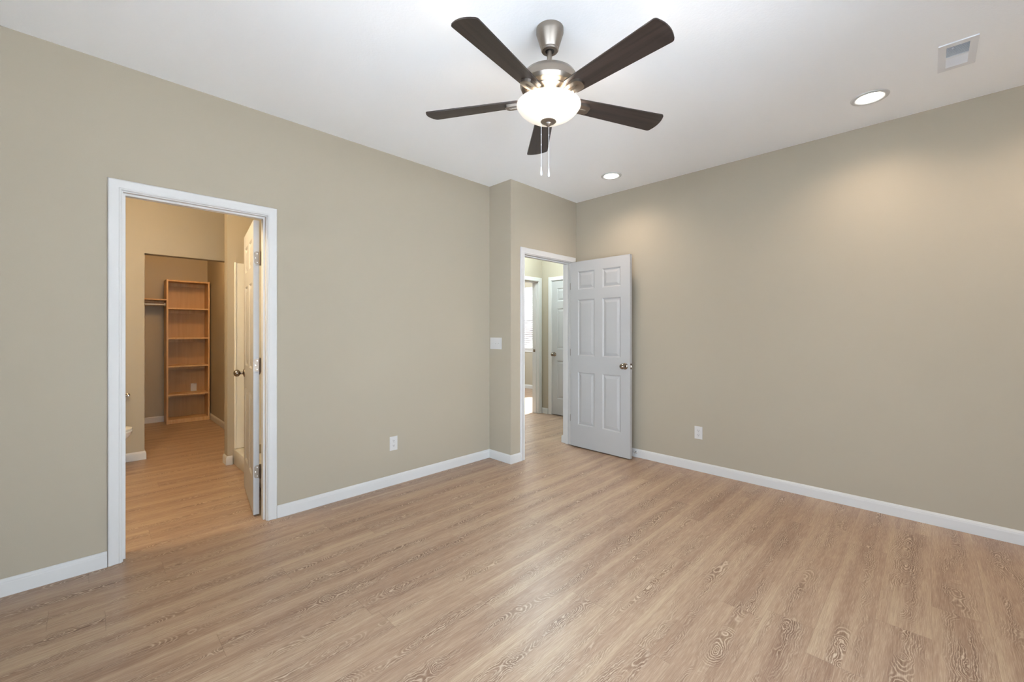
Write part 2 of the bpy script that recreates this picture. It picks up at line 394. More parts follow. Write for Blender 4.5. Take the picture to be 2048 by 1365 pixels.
frame('trim_2', 'white moulded frame of the bedroom doorway to the hall', 'x', L1, -1, 3.049, 3.820, .118, (2.851+.042, 2.851+.080), sides=(1, 0),
      strikes=[(3.049, 3.0505, 2.853, 2.885, .895, .955)])
frame('trim_3', 'white frame of the far doorway beyond the hall', 'x', 4.3, -1, 4.198, 4.916, .118, (4.345, 4.418), strikes=[(4.9035, 4.905, 4.36, 4.40, .955, .995)])
frame('trim_4', 'white frame of the closed hall door', 'y', 5.0, -1, 3.437, 4.101, .118, (5.045, 5.08))

# six-panel doors --------------------------------------------------------
PZ = [(.254, .831), (1.007, 1.622), (1.732, 1.930)]
def leaf_mesh(Wd, z0=.012, z1=2.040, T=.035, sgn=1):
    """leaf in local xz, thickness y from 0 to sgn*T"""
    bm = bmesh.new()
    st = .105 if Wd > .68 else .095; mu = .1
    pw = (Wd-2*st-mu)/2
    xs = [(st, st+pw), (st+pw+mu, Wd-st)]
    X = sorted({0.003, Wd, *[v for p in xs for v in p]}); Z = sorted({z0, z1, *[v for p in PZ for v in p]})
    for side in (0, 1):
        yb = 0 if side == 0 else sgn*T
        dn = 1 if (side == 0) == (sgn > 0) else -1     # inward direction along y
        for i in range(len(X)-1):
            for j in range(len(Z)-1):
                x0, x1, za, zb = X[i], X[i+1], Z[j], Z[j+1]
                pan = any(abs(x0-p[0]) < 1e-6 for p in xs) and any(abs(za-p[0]) < 1e-6 for p in PZ)
                if not pan:
                    bm.faces.new([bm.verts.new(v) for v in ((x0, yb, za), (x1, yb, za), (x1, yb, zb), (x0, yb, zb))])
                else:
                    rings = [(0, 0), (.005, .003), (.011, .0085), (.019, .0085), (.042, .0025), (.046, .0018)]
                    pr = None
                    for ins, d in rings:
                        r_ = [bm.verts.new((xx, yb+dn*d, zz)) for xx, zz in ((x0+ins, za+ins), (x1-ins, za+ins), (x1-ins, zb-ins), (x0+ins, zb-ins))]
                        if pr:
                            for k in range(4): bm.faces.new((pr[k], pr[(k+1) % 4], r_[(k+1) % 4], r_[k]))
                        pr = r_
                    bm.faces.new(pr)
    y1 = sgn*T
    # edges, subdivided to match the grid
    for k in range(len(Z)-1):
        for xx in (0.003, Wd): bm.faces.new([bm.verts.new(v) for v in ((xx, 0, Z[k]), (xx, y1, Z[k]), (xx, y1, Z[k+1]), (xx, 0, Z[k+1]))])
    for k in range(len(X)-1):
        for zz in (z0, z1): bm.faces.new([bm.verts.new(v) for v in ((X[k], 0, zz), (X[k+1], 0, zz), (X[k+1], y1, zz), (X[k], y1, zz))])
    bmesh.ops.remove_doubles(bm, verts=bm.verts[:], dist=1e-5)
    return bm
def knob_bm(M):
    bm = bmesh.new()
    prof = [(0, 0), (.033, 0), (.033, .003), (.030, .007), (.022, .010), (.012, .013), (.0105, .020), (.0105, .028), (.014, .032), (.021, .036), (.0265, .043), (.028, .051), (.0265, .060), (.022, .068), (.014, .074), (.006, .0765), (0, .077)]
    bm_lathe(bm, prof, 32, M); return bm
def hinge_bm(sgn, kz, ang):
    """leaf plate on the door's hinge edge (local x=0), barrel at the pin, plate on the jamb"""
    bm = bmesh.new(); hh = .0445
    # rounded plate on the edge, from y=0 to sgn*.026
    def plate(M, wdt):
        r = .014; pts = [(0, -hh), (wdt-r, -hh)]
        pts += [(wdt-r+r*math.sin(t), -hh+r-r*math.cos(t)) for t in (R(22), R(45), R(68), R(90))]
        pts += [(wdt-r+r*math.cos(t), hh-r+r*math.sin(t)) for t in (R(0), R(22), R(45), R(68), R(90))] + [(0, hh)]
        f0 = [M @ Vector((0.0, p[0], p[1])) for p in pts]; f1 = [M @ Vector((.0018, p[0], p[1])) for p in pts]
        bm_loft(bm, [f0, f1])
    base = Matrix.Translation((0.0018, 0, kz)) @ Matrix.Diagonal((1, sgn, 1, 1))
    plate(base, .030)
    jm = Matrix.Translation((0, 0, kz)) @ Matrix.Rotation(ang, 4, 'Z') @ Matrix.Diagonal((-1, sgn, 1, 1))
    plate(jm, .030)
    for k in range(5):
        z = kz-hh+k*.0178
        bm_lathe(bm, [(0, z+.0004), (.0062, z+.0004), (.0062, z+.0174), (0, z+.0174)], 16, Matrix.Translation((-.001, -sgn*.005, 0)))
    bm_lathe(bm, [(0, kz+hh), (.007, kz+hh), (.005, kz+hh+.006), (0, kz+hh+.007)], 12, Matrix.Translation((-.001, -sgn*.005, 0)))
    bm_lathe(bm, [(0, kz-hh-.007), (.005, kz-hh-.006), (.007, kz-hh), (0, kz-hh)], 12, Matrix.Translation((-.001, -sgn*.005, 0)))
    return bm
def screw(M, m, parent, r=.003):
    bm = bmesh.new(); bm_lathe(bm, [(0, 0), (r, 0), (r*.8, r*.35), (0, r*.42)], 12, M); return obj('screw', bm, m, parent)
SCREW = brushed('bright_screw', srgb(220, 216, 210), .25)
def door(name, label, Wd, loc, rotz, sgn, kz, backset=.062, opened=0, hz=(.306, 1.041, 1.780)):
    d = thing(name, label, 'door', loc, rotz, kind='structure')
    lf = obj('door_leaf', leaf_mesh(Wd, sgn=sgn), DOOR, d)
    T = .035
    kx = Wd-backset
    obj('door_knob', knob_bm(Matrix.Translation((kx, sgn*T, kz)) @ Matrix.Rotation(R(-90*sgn), 4, 'X')), KNOBM, d, True, 40)
    obj('door_knob', knob_bm(Matrix.Translation((kx, 0, kz)) @ Matrix.Rotation(R(90*sgn), 4, 'X')), KNOBM, d, True, 40)
    ys = sorted((sgn*.005, sgn*.030))
    lp = boxes('latch_plate', KNOBM, [(Wd-.0005, Wd+.0015, ys[0], ys[1], kz-.028, kz+.028)], d)
    yb = sorted((sgn*.011, sgn*.023))
    boxes('latch_bolt', SCREW, [(Wd+.001, Wd+.010, yb[0], yb[1], kz-.010, kz+.010)], lp, .002)
    for z in hz:
        hg = obj('hinge', hinge_bm(sgn, z, opened), HINGE, d, True, 40)
        for y_, z_ in ((.012, .030), (.022, 0), (.012, -.030)):
            screw(Matrix.Translation((.0014, sgn*y_, z+z_)) @ Matrix.Rotation(R(-90), 4, 'Y'), SCREW, hg, .004)
    return d
door('door_1', 'white six-panel door standing open into the bathroom', .698, (.8275, 3.281, 0), R(81.8), 1, .940, opened=R(98.2))
door('door_2', 'white six-panel door standing open into the bedroom beside the long right wall', .742, (3.811, 2.834, 0), R(-91.1), -1, .927, .055, opened=R(-91.1))
door('door_3', 'closed white six-panel door in the hall', .660, (5.004, 3.4395, 0), R(90), -1, .927, .048)

# windows ---------------------------------------------------------------
def window(name, label, axis, x0, x1, a, b_, z0, z1, inner, mull=True):
    """axis: wall runs along this axis; x0,x1 wall thickness span on the other axis; inner = room-side coordinate"""
    w = thing(name, label, 'window', kind='structure')
    def bx(u0, u1, c0, c1, za, zb): return (u0, u1, c0, c1, za, zb) if axis == 'x' else (c0, c1, u0, u1, za, zb)
    mid = (x0+x1)/2; f = .045; c0, c1 = mid-.03, mid+.03
    L = [bx(a, a+f, c0, c1, z0, z1), bx(b_-f, b_, c0, c1, z0, z1), bx(a+f, b_-f, c0, c1, z0, z0+f), bx(a+f, b_-f, c0, c1, z1-f, z1)]
    if mull: L.append(bx(a+f, b_-f, c0+.012, c1-.012, (z0+z1)/2-.02, (z0+z1)/2+.02))
    boxes('window_frame', TRIM, L, w)
    boxes('pane', GLASS, [bx(a+f, b_-f, mid-.002, mid+.002, z0+f, z1-f)], w)
    s = 1 if inner > mid else -1
    q = sorted((mid+s*.031, inner+s*.03))
    boxes('window_sill', TRIM, [bx(a-.04, b_+.04, min(inner, inner+s*.03)+.0001, max(inner, inner+s*.03), z0-.02, z0), bx(a+.001, b_-.001, min(mid+s*.031, inner), max(mid+s*.031, inner), z0, z0+.006)], w)
    q = sorted((inner+s*.0002, inner+s*.014))
    boxes('apron', TRIM, [bx(a-.02, b_+.02, q[0], q[1], z0-.075, z0-.0205)], w)
    return w
window('window_1', 'bright far window behind the white blind', 'y', 6.93, 7.05, 5.85, 6.95, .893, 2.26, 6.93)
window('window_2', 'bare sunny window of the far room', 'y', 6.93, 7.05, 4.75, 5.75, .8, 2.2, 6.93, False)
window('window_3', 'wide bedroom window behind the camera', 'x', -1.12, -1.0, -.45, 1.95, .06, 2.2, -1.0)
window('window_4', 'bedroom window at the left outer wall', 'y', -.87, -.75, -.75, 1.55, .06, 2.2, -.75)

# neighbouring house, added as a dark backdrop beyond the far window
nb = thing('backdrop_house', 'brown neighbouring house added as a dark backdrop behind the far window blind', 'house', (20, 17.5, -.16))
HB = simple('brown_siding', srgb(74, 52, 44), .8, bump=.2, bscale=3)
boxes('walls', HB, [(-4, 4, -9, 9, .001, 2.9)], nb)
bm = bmesh.new(); bm_loft(bm, [[(-4.5, y, 2.9), (4.5, y, 2.9), (0, y, 5.2)] for y in (-9.4, 9.4)]); obj('roof', bm, simple('shingle_roof', srgb(70, 66, 64), .9, bump=.3, bscale=8), nb)
for y in (-5, 0, 5):
    wn = boxes('window', TRIM, [(-4.06, -4.001, y-.7, y+.7, 1.0, 2.2)], nb); boxes('pane', simple('dark_pane', srgb(30, 38, 46), .1, bump=.01), [(-4.075, -4.061, y-.62, y+.62, 1.08, 2.12)], wn)

window('window_5', 'unseen side window added to brighten the far room', 'x', 8.0, 8.12, 4.2, 6.4, .6, 2.3, 8.0)  # added window, out of view, to let more light into the far room
# ================================================================== THINGS
# window blind ------------------------------------------------------------
bl = thing('window_blind', 'white slatted blind hanging in the far window beyond the hall', 'blind', (6.90, 6.40, 2.25))
BLM = simple('blind_slat', srgb(240, 240, 240), .4, bump=.02)
n_ = BLM.node_tree; tl_ = N(n_, 'ShaderNodeBsdfTranslucent'); tl_.inputs[0].default_value = (.9, .9, .88, 1); ms_ = N(n_, 'ShaderNodeMixShader'); ms_.inputs[0].default_value = .12
n_.links.new(n_.nodes['Principled BSDF'].outputs[0], ms_.inputs[1]); n_.links.new(tl_.outputs[0], ms_.inputs[2]); n_.links.new(ms_.outputs[0], n_.nodes['Material Output'].inputs[0])
boxes('headrail', BLM, [(-.035, .028, -.545, .545, -.055, .005)], bl, .003)
sb = bmesh.new(); bm_loft(sb, [[(-.024, y, -.004), (-.012, y, .0015), (0, y, .003), (.012, y, .0015), (.024, y, -.004), (.024, y, -.0062), (.012, y, -.0008), (0, y, .0007), (-.012, y, -.0008), (-.024, y, -.0062)] for y in (-.54, .54)])
s0 = obj('slat', sb, BLM, bl, True); s0.location = (0, 0, -.085); s0.rotation_euler = (0, R(34), 0)
for k in range(1, 28):
    s_ = s0.copy(); COL.objects.link(s_); s_.location = (0, 0, -.085-k*.0445)
boxes('bottom_rail', BLM, [(-.025, .025, -.54, .54, -1.345, -1.325)], bl, .003)
bm = bmesh.new()
for y in (-.36, 0, .36): bm_tube(bm, [(-.026, y, -.05), (-.026, y, -1.33)], .0012, 6)
obj('ladder_cord', bm, BLM, bl)

# ceiling fan ---------------------------------------------------------------
fan = thing('ceiling_fan', 'brushed nickel ceiling fan with five dark blades and a lit glass bowl', 'ceiling fan', (1.575, 1.305, H))
FZ = -H     # local z = world z + FZ
bm = bmesh.new()
bm_lathe(bm, [(0, -.0005), (.066, -.0005), (.066, -.022), (.064, -.027), (.044, -.092), (.041, -.097), (.042, -.103), (.038, -.108), (.022, -.108), (.022, -.085), (0, -.085)], 48)
can = obj('canopy', bm, NICKEL, fan, True, 30)
bm = bmesh.new(); bm_lathe(bm, [(0, -.1075), (.0218, -.1075), (.0218, -.100), (0, -.100)], 32); obj('canopy_hollow_shade', bm, DARKM, can)  # near-black disc paints the shade inside the canopy mouth
# everything below the canopy hangs very slightly off plumb, as in the photo
tv = Vector((0, 0, -1)).cross(Vector((.0003, .0231, 0))); TILT = Matrix.Translation((0, 0, -.04)) @ Matrix.Rotation(tv.length, 4, tv.normalized()) @ Matrix.Translation((0, 0, .04))
def fpart(name, bm, m, parent=fan, smooth=True, ang=30):
    bm.transform(TILT); return obj(name, bm, m, parent, smooth, ang)
bm = bmesh.new(); bm_lathe(bm, [(0, -.07), (.0115, -.07), (.0115, -.205), (.020, -.207), (.020, -.225), (0, -.225)], 24); fpart('downrod', bm, NICKEL)
bm = bmesh.new()
bm_lathe(bm, [(0, -.200), (.030, -.200), (.070, -.203), (.104, -.211), (.122, -.222), (.126, -.225), (.137, -.243), (.140, -.262), (.140, -.276), (.132, -.293), (.118, -.303), (.114, -.305), (.112, -.309), (.084, -.313), (.080, -.316), (.052, -.331), (.050, -.334), (0, -.334)], 64)
fpart('motor_housing', bm, NICKEL, ang=22)
bm = bmesh.new()
bm_lathe(bm, [(0, -.3345), (.040, -.3345), (.058, -.338), (.058, -.349), (.050, -.352), (.036, -.358), (.034, -.372), (0, -.372)], 48)
hubp = fpart('switch_housing', bm, NICKEL)
zb = 2.400-H
for k in range(5):
    ph = R(-169.49+72*k)
    B = Matrix.Rotation(ph, 4, 'Z') @ Matrix.Translation((0, 0, zb)) @ Matrix.Rotation(-.19, 4, 'X')
    # blade outline (x radial, y tangential)
    xr, xt, wr, wt, rc_ = .150, .643, .047, .0655, .016
    pts = [(xr, -wr)]
    cx = xt-rc_-.008
    for t in (-90, -70, -50, -30, -12): pts.append((cx+rc_*math.cos(R(t)), -wt+rc_+rc_*math.sin(R(t))))
    ye = wt-rc_+rc_*math.sin(R(12)); xe = cx+rc_*math.cos(R(12))
    for q in (-.75, -.5, -.25, 0, .25, .5, .75): pts.append((xe+.012*(1-q*q), ye*q))
    for t in (12, 30, 50, 70, 90): pts.append((cx+rc_*math.cos(R(t)), wt-rc_+rc_*math.sin(R(t))))
    pts += [(xr, wr), (xr-.012, .036), (xr-.015, 0), (xr-.012, -.036)]
    bm = bmesh.new()
    bm_loft(bm, [[(x, y, -.003) for x, y in pts], [(x, y, .003) for x, y in pts]])
    me_b = obj('blade', bm, BLADE, fan)
    me_b.matrix_local = TILT @ B
    # blade iron: hub foot -> arm -> rounded plate under the blade, raised rib
    bm = bmesh.new()
    def sec(x, w, z, t): return [B @ Vector((x, -w, z)), B @ Vector((x, w, z)), B @ Vector((x, w, z-t)), B @ Vector((x, -w, z-t))]
    F = Matrix.Rotation(ph, 4, 'Z')
    def sech(x, w, z, t): return [F @ Vector((x, -w, z)), F @ Vector((x, w, z)), F @ Vector((x, w, z-t)), F @ Vector((x, -w, z-t))]
    bm_loft(bm, [sech(.040, .017, zb+.006, .008), sech(.066, .017, zb+.006, .008), sech(.085, .016, zb+.004, .009), sec(.112, .017, -.0035, .008), sec(.135, .022, -.0035, .010), sec(.160, .029, -.0035, .012), sec(.190, .031, -.0035, .014), sec(.208, .028, -.0035, .014), sec(.217, .019, -.0035, .013), sec(.220, .008, -.0035, .011)])
    bm_loft(bm, [sec(.100, .007, -.010, .010), sec(.150, .006, -.014, .007), sec(.190, .005, -.016, .005), sec(.200, .004, -.016, .002)])
    fpart('blade_iron', bm, NICKEL, ang=25)
bm = bmesh.new()
prof = [(.150, -.362), (.1555, -.366), (.1555, -.371), (.150, -.380), (.138, -.396), (.118, -.413), (.090, -.429), (.058, -.441), (.025, -.447), (0, -.448)]
inner = [(r-.004 if r > .01 else 0, z+.004) for r, z in prof[::-1]]; inner[-1] = (.146, -.362)
bm_lathe(bm, prof+inner, 64)
fpart('glass_bowl', bm, BOWL, ang=60)
bm = bmesh.new()
bm_lathe(bm, [(0, -.445), (.010, -.445), (.036, -.4425), (.038, -.446), (.030, -.452), (.018, -.454), (.016, -.458), (.010, -.464), (.004, -.470), (0, -.471)], 32)
fpart('finial', bm, NICKEL)
for (dx, dy, zt, zl) in ((-.012, .035, -.455, -.70), (.018, .012, -.462, -.705)):
    rr = Vector((dx, dy, 0))
    bm = bmesh.new(); bm_tube(bm, [(dx, dy, -.445), (dx, dy, zl+.040)], .0013, 8)
    for z in (-.50, -.55): bm_lathe(bm, [(0, z+.003), (.0025, z+.002), (.0025, z-.002), (0, z-.003)], 10, Matrix.Translation((dx, dy, 0)))
    pc = obj('pull_chain', bm, simple('chain_white', srgb(225, 225, 228), .3, metal=.3, bump=.01), fan, True)
    pc.matrix_local = Matrix.Translation(TILT @ Vector((0, 0, -.45))-Vector((0, 0, -.45)))
    bm = bmesh.new(); bm_lathe(bm, [(0, zl+.044), (.0022, zl+.040), (.0032, zl+.030), (.0055, zl+.012), (.0058, zl+.004), (.0035, zl-.002), (0, zl-.003)], 16, Matrix.Translation((dx, dy, 0)))
    obj('chain_pull', bm, PLAST, pc, True)
lamp('fan_bulb', 'POINT', tuple((Matrix.Translation((1.575, 1.305, H)) @ TILT) @ Vector((0, 0, -.408))), 4.5, (1, .93, .84), shadow_soft_size=.025, specular_factor=.3)

# recessed downlights ---------------------------------------------------------
def downlight(loc, label):
    d = thing('recessed_light', label, 'recessed light', loc, group='recessed lights near the right wall')
    bm = bmesh.new(); bm_lathe(bm, [(.0, -.001), (.066, -.001), (.068, -.004), (.080, -.008), (.093, -.004), (.095, -.0002), (0, -.0002)], 48)
    obj('trim_ring', bm, simple('downlight_trim', srgb(205, 205, 203), .5, bump=.02), d, True, 40)
    bm = bmesh.new(); bm_lathe(bm, [(0, -.012), (.040, -.0105), (.062, -.0055), (.064, -.0012), (0, -.0012)], 40)
    obj('lens', bm, LENS, d, True, 40)
    return d
d1 = downlight((3.447, .262, H), 'larger looking lit round downlight beside the ceiling vent')
d2 = copy_tree(d1, (3.462, 2.12, H), 'smaller looking lit round downlight near the wall corner, far from the vent')
d3 = copy_tree(d1, (3.455, -.72, H), 'third round downlight added to brighten the right wall, past the right edge of the photo')  # added out of view to light the upper right wall
for y in (-.72, .262, 2.12):
    lamp('downlight_lamp', 'SPOT', (3.455, y, H-.02), 30, (1, .82, .66), spot_size=R(148), spot_blend=1.0, shadow_soft_size=.05)

# ceiling register -------------------------------------------------------------
v = thing('air_vent', 'white two-bank ceiling air register', 'vent', (3.2335, -.107, H))
bm = bmesh.new()
hx, hy = .1515, .0715; ix, iy = .1155, .0415
def fr_box(x0, x1, y0, y1): bm_box(bm, x0, x1, y0, y1, -.006, -.0003)
fr_box(-hx, -ix, -hy, hy); fr_box(ix, hx, -hy, hy); fr_box(-ix, ix, -hy, -iy); fr_box(-ix, ix, iy, hy); fr_box(-.006, .006, -iy, iy)
bmesh.ops.remove_doubles(bm, verts=bm.verts[:], dist=1e-6)
VM = simple('register_paint', srgb(228, 228, 230), .4, bump=.01)
obj('frame', bm, VM, v)
bm = bmesh.new(); r_ = .0022
bm_box(bm, -ix, ix, -iy, iy, -.0008, -.0003); obj('duct_shade_sheet', bm, simple('duct_shade_grey', srgb(64, 62, 66), .7, bump=.01), v)  # flat grey sheet stands in for the shaded duct behind the louvers
for half in (-1, 1):
    bm = bmesh.new(); nsl = 11
    for k in range(nsl):
        x = half*(.006+(k+.5)*(ix-.006)/nsl); tl = .0010 if half < 0 else -.0034
        q = [(x-tl, -.0056), (x-tl+.0009, -.0056), (x+tl+.0009, -.0012), (x+tl, -.0012)]
        bm_loft(bm, [[(a, yy, z) for a, z in q] for yy in (-iy, iy)])
    obj('louver_bank', bm, VM, v)
bm = bmesh.new(); bm_box(bm, -.104, -.097, .016, .022, -.012, -.004); obj('lever', bm, VM, v)

# outlets and switch -------------------------------------------------------------
def plate_bm(w, h):
    bm = bmesh.new(); bm_box(bm, 0.0003, .0055, -w/2, w/2, -h/2, h/2)
    es = [e for e in bm.edges if all(v_.co.x > .005 for v_ in e.verts)]
    bmesh.ops.bevel(bm, geom=es, offset=.003, segments=2, affect='EDGES'); return bm
def outlet(name, label, loc, rotz):
    o = thing(name, label, 'outlet', loc, rotz)
    obj('cover_plate', plate_bm(.070, .1145), PLAST, o)
    for s in (-1, 1):
        bm = bmesh.new(); pts = []
        for t in range(24):
            a_ = 2*math.pi*t/24; pts.append((max(-.0135, min(.0135, .0175*math.cos(a_))), .0145*math.sin(a_)))
        bm_loft(bm, [[(x_, p[0], p[1]+s*.0195) for p in pts] for x_ in (.005, .0072)])
        rc = obj('receptacle', bm, PLAST, o)
        bm = bmesh.new()
        for dy, hh in ((-.0064, .0045), (.0064, .0036)): bm_box(bm, .0070, .00735, dy-.0011, dy+.0011, s*.0195+.003-hh, s*.0195+.003+hh)
        bm_lathe(bm, [(0, 0), (.0026, 0), (.0026, .0003), (0, .0003)], 12, Matrix.Translation((.0071, 0, s*.0195-.0075)) @ Matrix.Rotation(R(90), 4, 'Y'))
        obj('slots', bm, SLOT, rc)
    bm = bmesh.new(); bm_lathe(bm, [(0, 0), (.003, 0), (.002, .001), (0, .0012)], 12, Matrix.Translation((.0053, 0, 0)) @ Matrix.Rotation(R(90), 4, 'Y')); obj('screw', bm, PLAST, o)
    return o
outlet('wall_outlet', 'white outlet low on the left wall between the doorways', (1.782, L0, .344), R(-90))
outlet('wall_outlet', 'white outlet low on the long right wall', (RX, 1.490, .350), R(180))
bm = bmesh.new()
oc = thing('blank_wall_plate', 'small pale wall plate seen through the fourth gap of the closet shelves', 'wall plate', (1.08, 7.6597, .455), R(-90))
obj('cover_plate', plate_bm(.070, .1145), PLAST, oc)
for z in (-.042, .042): screw(Matrix.Translation((.0053, 0, z)) @ Matrix.Rotation(R(90), 4, 'Y'), PLAST, oc)
sw = thing('light_switch', 'white square three-toggle light switch on the narrow wall return', 'light switch', (XJ, 3.060, 1.155), R(180))
obj('cover_plate', plate_bm(.164, .1145), PLAST, sw)
for k in (-1, 0, 1):
    up = 1 if k != 0 else -1
    bm = bmesh.new(); bm_box(bm, .0052, .0062, k*.046-.005, k*.046+.005, -.012, .012)
    bm_loft(bm, [[(.006, k*.046-.0035, -.003), (.006, k*.046+.0035, -.003), (.006, k*.046+.0035, .003), (.006, k*.046-.0035, .003)], [(.015, k*.046-.003, up*.006-.002), (.015, k*.046+.003, up*.006-.002), (.015, k*.046+.003, up*.006+.002), (.015, k*.046-.003, up*.006+.002)]])
    obj('toggle', bm, PLAST, sw)
for k in (-1, 0, 1):
    for z in (-.030, .030): screw(Matrix.Translation((.0053, k*.046, z)) @ Matrix.Rotation(R(90), 4, 'Y'), PLAST, sw)

# door stop on the right baseboard -------------------------------------------------
ds = thing('door_stop', 'small metal door stop on the baseboard behind the open bedroom door', 'door stop', (RX-.013, 2.10, .052), R(180))
bm = bmesh.new(); My = Matrix.Rotation(R(90), 4, 'Y')
bm_lathe(bm, [(0, 0), (.012, 0), (.011, .004), (.006, .007), (.0048, .012), (.0048, .060), (0, .060)], 20, My); obj('rod', bm, SCREW, ds, True)
bm = bmesh.new(); bm_lathe(bm, [(0, .060), (.0075, .060), (.0085, .064), (.008, .072), (0, .073)], 20, My); obj('rubber_tip', bm, PLAST, ds, True)

# closet shelving tower ---------------------------------------------------------------
ct = thing('closet_shelf_tower', 'tall light maple open shelf tower standing in the closet', 'shelf', (.987, 7.528, 0))
wX, dY, hT, tk = .243, .138, 1.99, .019
boxes('side_panel', SHELF, [(-wX, -wX+tk, -dY, dY, .001, hT)], ct, .0006)
boxes('side_panel', SHELF, [(wX-tk, wX, -dY, dY, .001, hT)], ct, .0006)
for k, z in enumerate((.035, .382, .779, 1.170, 1.583)):
    boxes('shelf', SHELF, [(-wX+tk, wX-tk, -dY+.002, dY-.0065, z, z+tk)], ct, .0006)
boxes('top_panel', SHELF, [(-wX+tk, wX-tk, -dY, dY, hT-tk-.004, hT-.004)], ct, .0006)
boxes('toe_kick', SHELF, [(-wX+tk, wX-tk, -dY+.004, -dY+.018, .001, .034)], ct)
for z in (hT-tk-.004, 1.583, 1.170, .779, .382): boxes('back_cleat', SHELF, [(-wX+tk, wX-tk, dY-.022, dY-.0065, z-.05, z)], ct, .0006)
boxes('back_panel', wood('maple_back', srgb(168, 130, 86), srgb(178, 140, 96), 'Z', .5), [(-wX+tk, wX-tk, dY-.006, dY-.001, .05, hT-tk-.004)], ct)
# hanging shelf with rod
hs = thing('closet_hanging_shelf', 'maple closet shelf with white hanging rod left of the shelf tower', 'shelf', (.147, 7.528, 1.70))
boxes('shelf_board', SHELF, [(-.595, .596, -.138, .138, 0, .016)], hs, .0006)
boxes('cleat', SHELF, [(-.595, .596, .122, .148, -.07, 0)], hs)
boxes('end_cleat', SHELF, [(-.597, -.583, -.138, .12, -.07, 0)], hs)
bm = bmesh.new(); bm_tube(bm, [(-.582, -.05, -.055), (.588, -.05, -.055)], .013, 20)
rod = obj('hanging_rod', bm, simple('rod_white', srgb(225, 222, 215), .35, bump=.01), hs, True, 40)
bm = bmesh.new(); bm_lathe(bm, [(.013, 0), (.022, 0), (.024, .004), (.024, .0155), (.013, .0155)], 24, Matrix.Translation((.580, -.05, -.055)) @ Matrix.Rotation(R(90), 4, 'Y'))
obj('rod_cup', bm, simple('cup_white', srgb(225, 222, 215), .35, bump=.01), hs, True, 30)

# toilet -----------------------------------------------------------------------------------
to = thing('toilet', 'white toilet beside the bathroom wall, front of bowl visible', 'toilet', (-.45, 5.02, 0))
def oval(cx, hx, hy, z, n=32, sq=1.0, back=None):
    out = []
    for i in range(n):
        a_ = 2*math.pi*i/n; x = cx+hx*math.cos(a_)*(1 if math.cos(a_) > 0 else (back or 1)); y = hy*math.sin(a_)
        out.append((x, y, z))
    return out
bm = bmesh.new()
bm_loft(bm, [oval(.37, .205, .105, 0.001, back=1.3), oval(.37, .20, .10, .03, back=1.3), oval(.375, .165, .085, .10, back=1.3), oval(.385, .175, .092, .20, back=1.3), oval(.42, .215, .135, .28), oval(.450, .248, .172, .345), oval(.460, .256, .180, .372), oval(.460, .256, .180, .385), oval(.46, .215, .14, .386), oval(.46, .19, .115, .34), oval(.44, .10, .07, .27), oval(.43, .05, .04, .25)])
obj('bowl', bm, PORC, to, True, 50)
bm = bmesh.new(); bm_loft(bm, [oval(.468, .252, .182, .387), oval(.468, .255, .185, .392), oval(.468, .255, .185, .402), oval(.468, .250, .180, .406)]); obj('seat', bm, PORC, to, True, 50)
bm = bmesh.new(); bm_loft(bm, [oval(.468, .252, .182, .4075), oval(.468, .254, .184, .412), oval(.468, .252, .182, .422), oval(.460, .225, .160, .430), oval(.45, .12, .09, .434)]); obj('lid', bm, PORC, to, True, 50)
bm = bmesh.new(); bm_box(bm, .03, .215, -.215, .215, .37, .74, .018); obj('tank', bm, PORC, to, True, 50)
bm = bmesh.new(); bm_box(bm, .022, .225, -.225, .225, .741, .775, .010); obj('tank_lid', bm, PORC, to, True, 50)
bm = bmesh.new(); bm_box(bm, .215, .232, .13, .19, .68, .70, .004); obj('flush_lever', bm, KNOBM, to, True)
# paper holder
ph = thing('toilet_paper_holder', 'small nickel toilet paper holder on the bathroom wall above the toilet', 'paper holder', (.215, 5.547, .652))
Mx = Matrix.Rotation(R(90), 4, 'X')
for dx in (-.075, .05):
    bm = bmesh.new(); bm_lathe(bm, [(0, 0), (.018, 0), (.017, .005), (.008, .008), (.007, .055), (.010, .058), (.010, .068), (0, .070)], 20, Matrix.Translation((dx, 0, 0)) @ Mx)
    obj('bracket', bm, KNOBM, ph, True, 40)
bm = bmesh.new(); bm_tube(bm, [(-.066, -.062, 0), (.041, -.062, 0)], .007, 14); obj('roller', bm, KNOBM, ph, True)

# shower stall ---------------------------------------------------------------------------------
sh = thing('shower_stall', 'cream acrylic shower stall with low curb behind the bathroom door', 'shower', (.976, 4.0, 0))
bm = bmesh.new()
bm_box(bm, 0, .085, -.720, .739, .001, .145, .008); bm_box(bm, .085, .918, -.720, .739, .001, .055)
obj('shower_pan', bm, ACRY, sh, True, 40)
bm = bmesh.new()
bm_box(bm, .012, .918, .733, .7415, .146, 1.934, .002); bm_box(bm, .912, .9235, -.722, .733, .056, 1.934); bm_box(bm, .012, .912, -.7225, -.712, .146, 1.934, .002)
bm_box(bm, .006, .022, .724, .7415, .146, 1.938, .003)
obj('surround_panel', bm, ACRY, sh)
bm = bmesh.new(); bm_lathe(bm, [(0, 0), (.035, 0), (.034, .002), (0, .002)], 24, Matrix.Translation((.5, 0, .0552))); obj('drain', bm, KNOBM, sh)

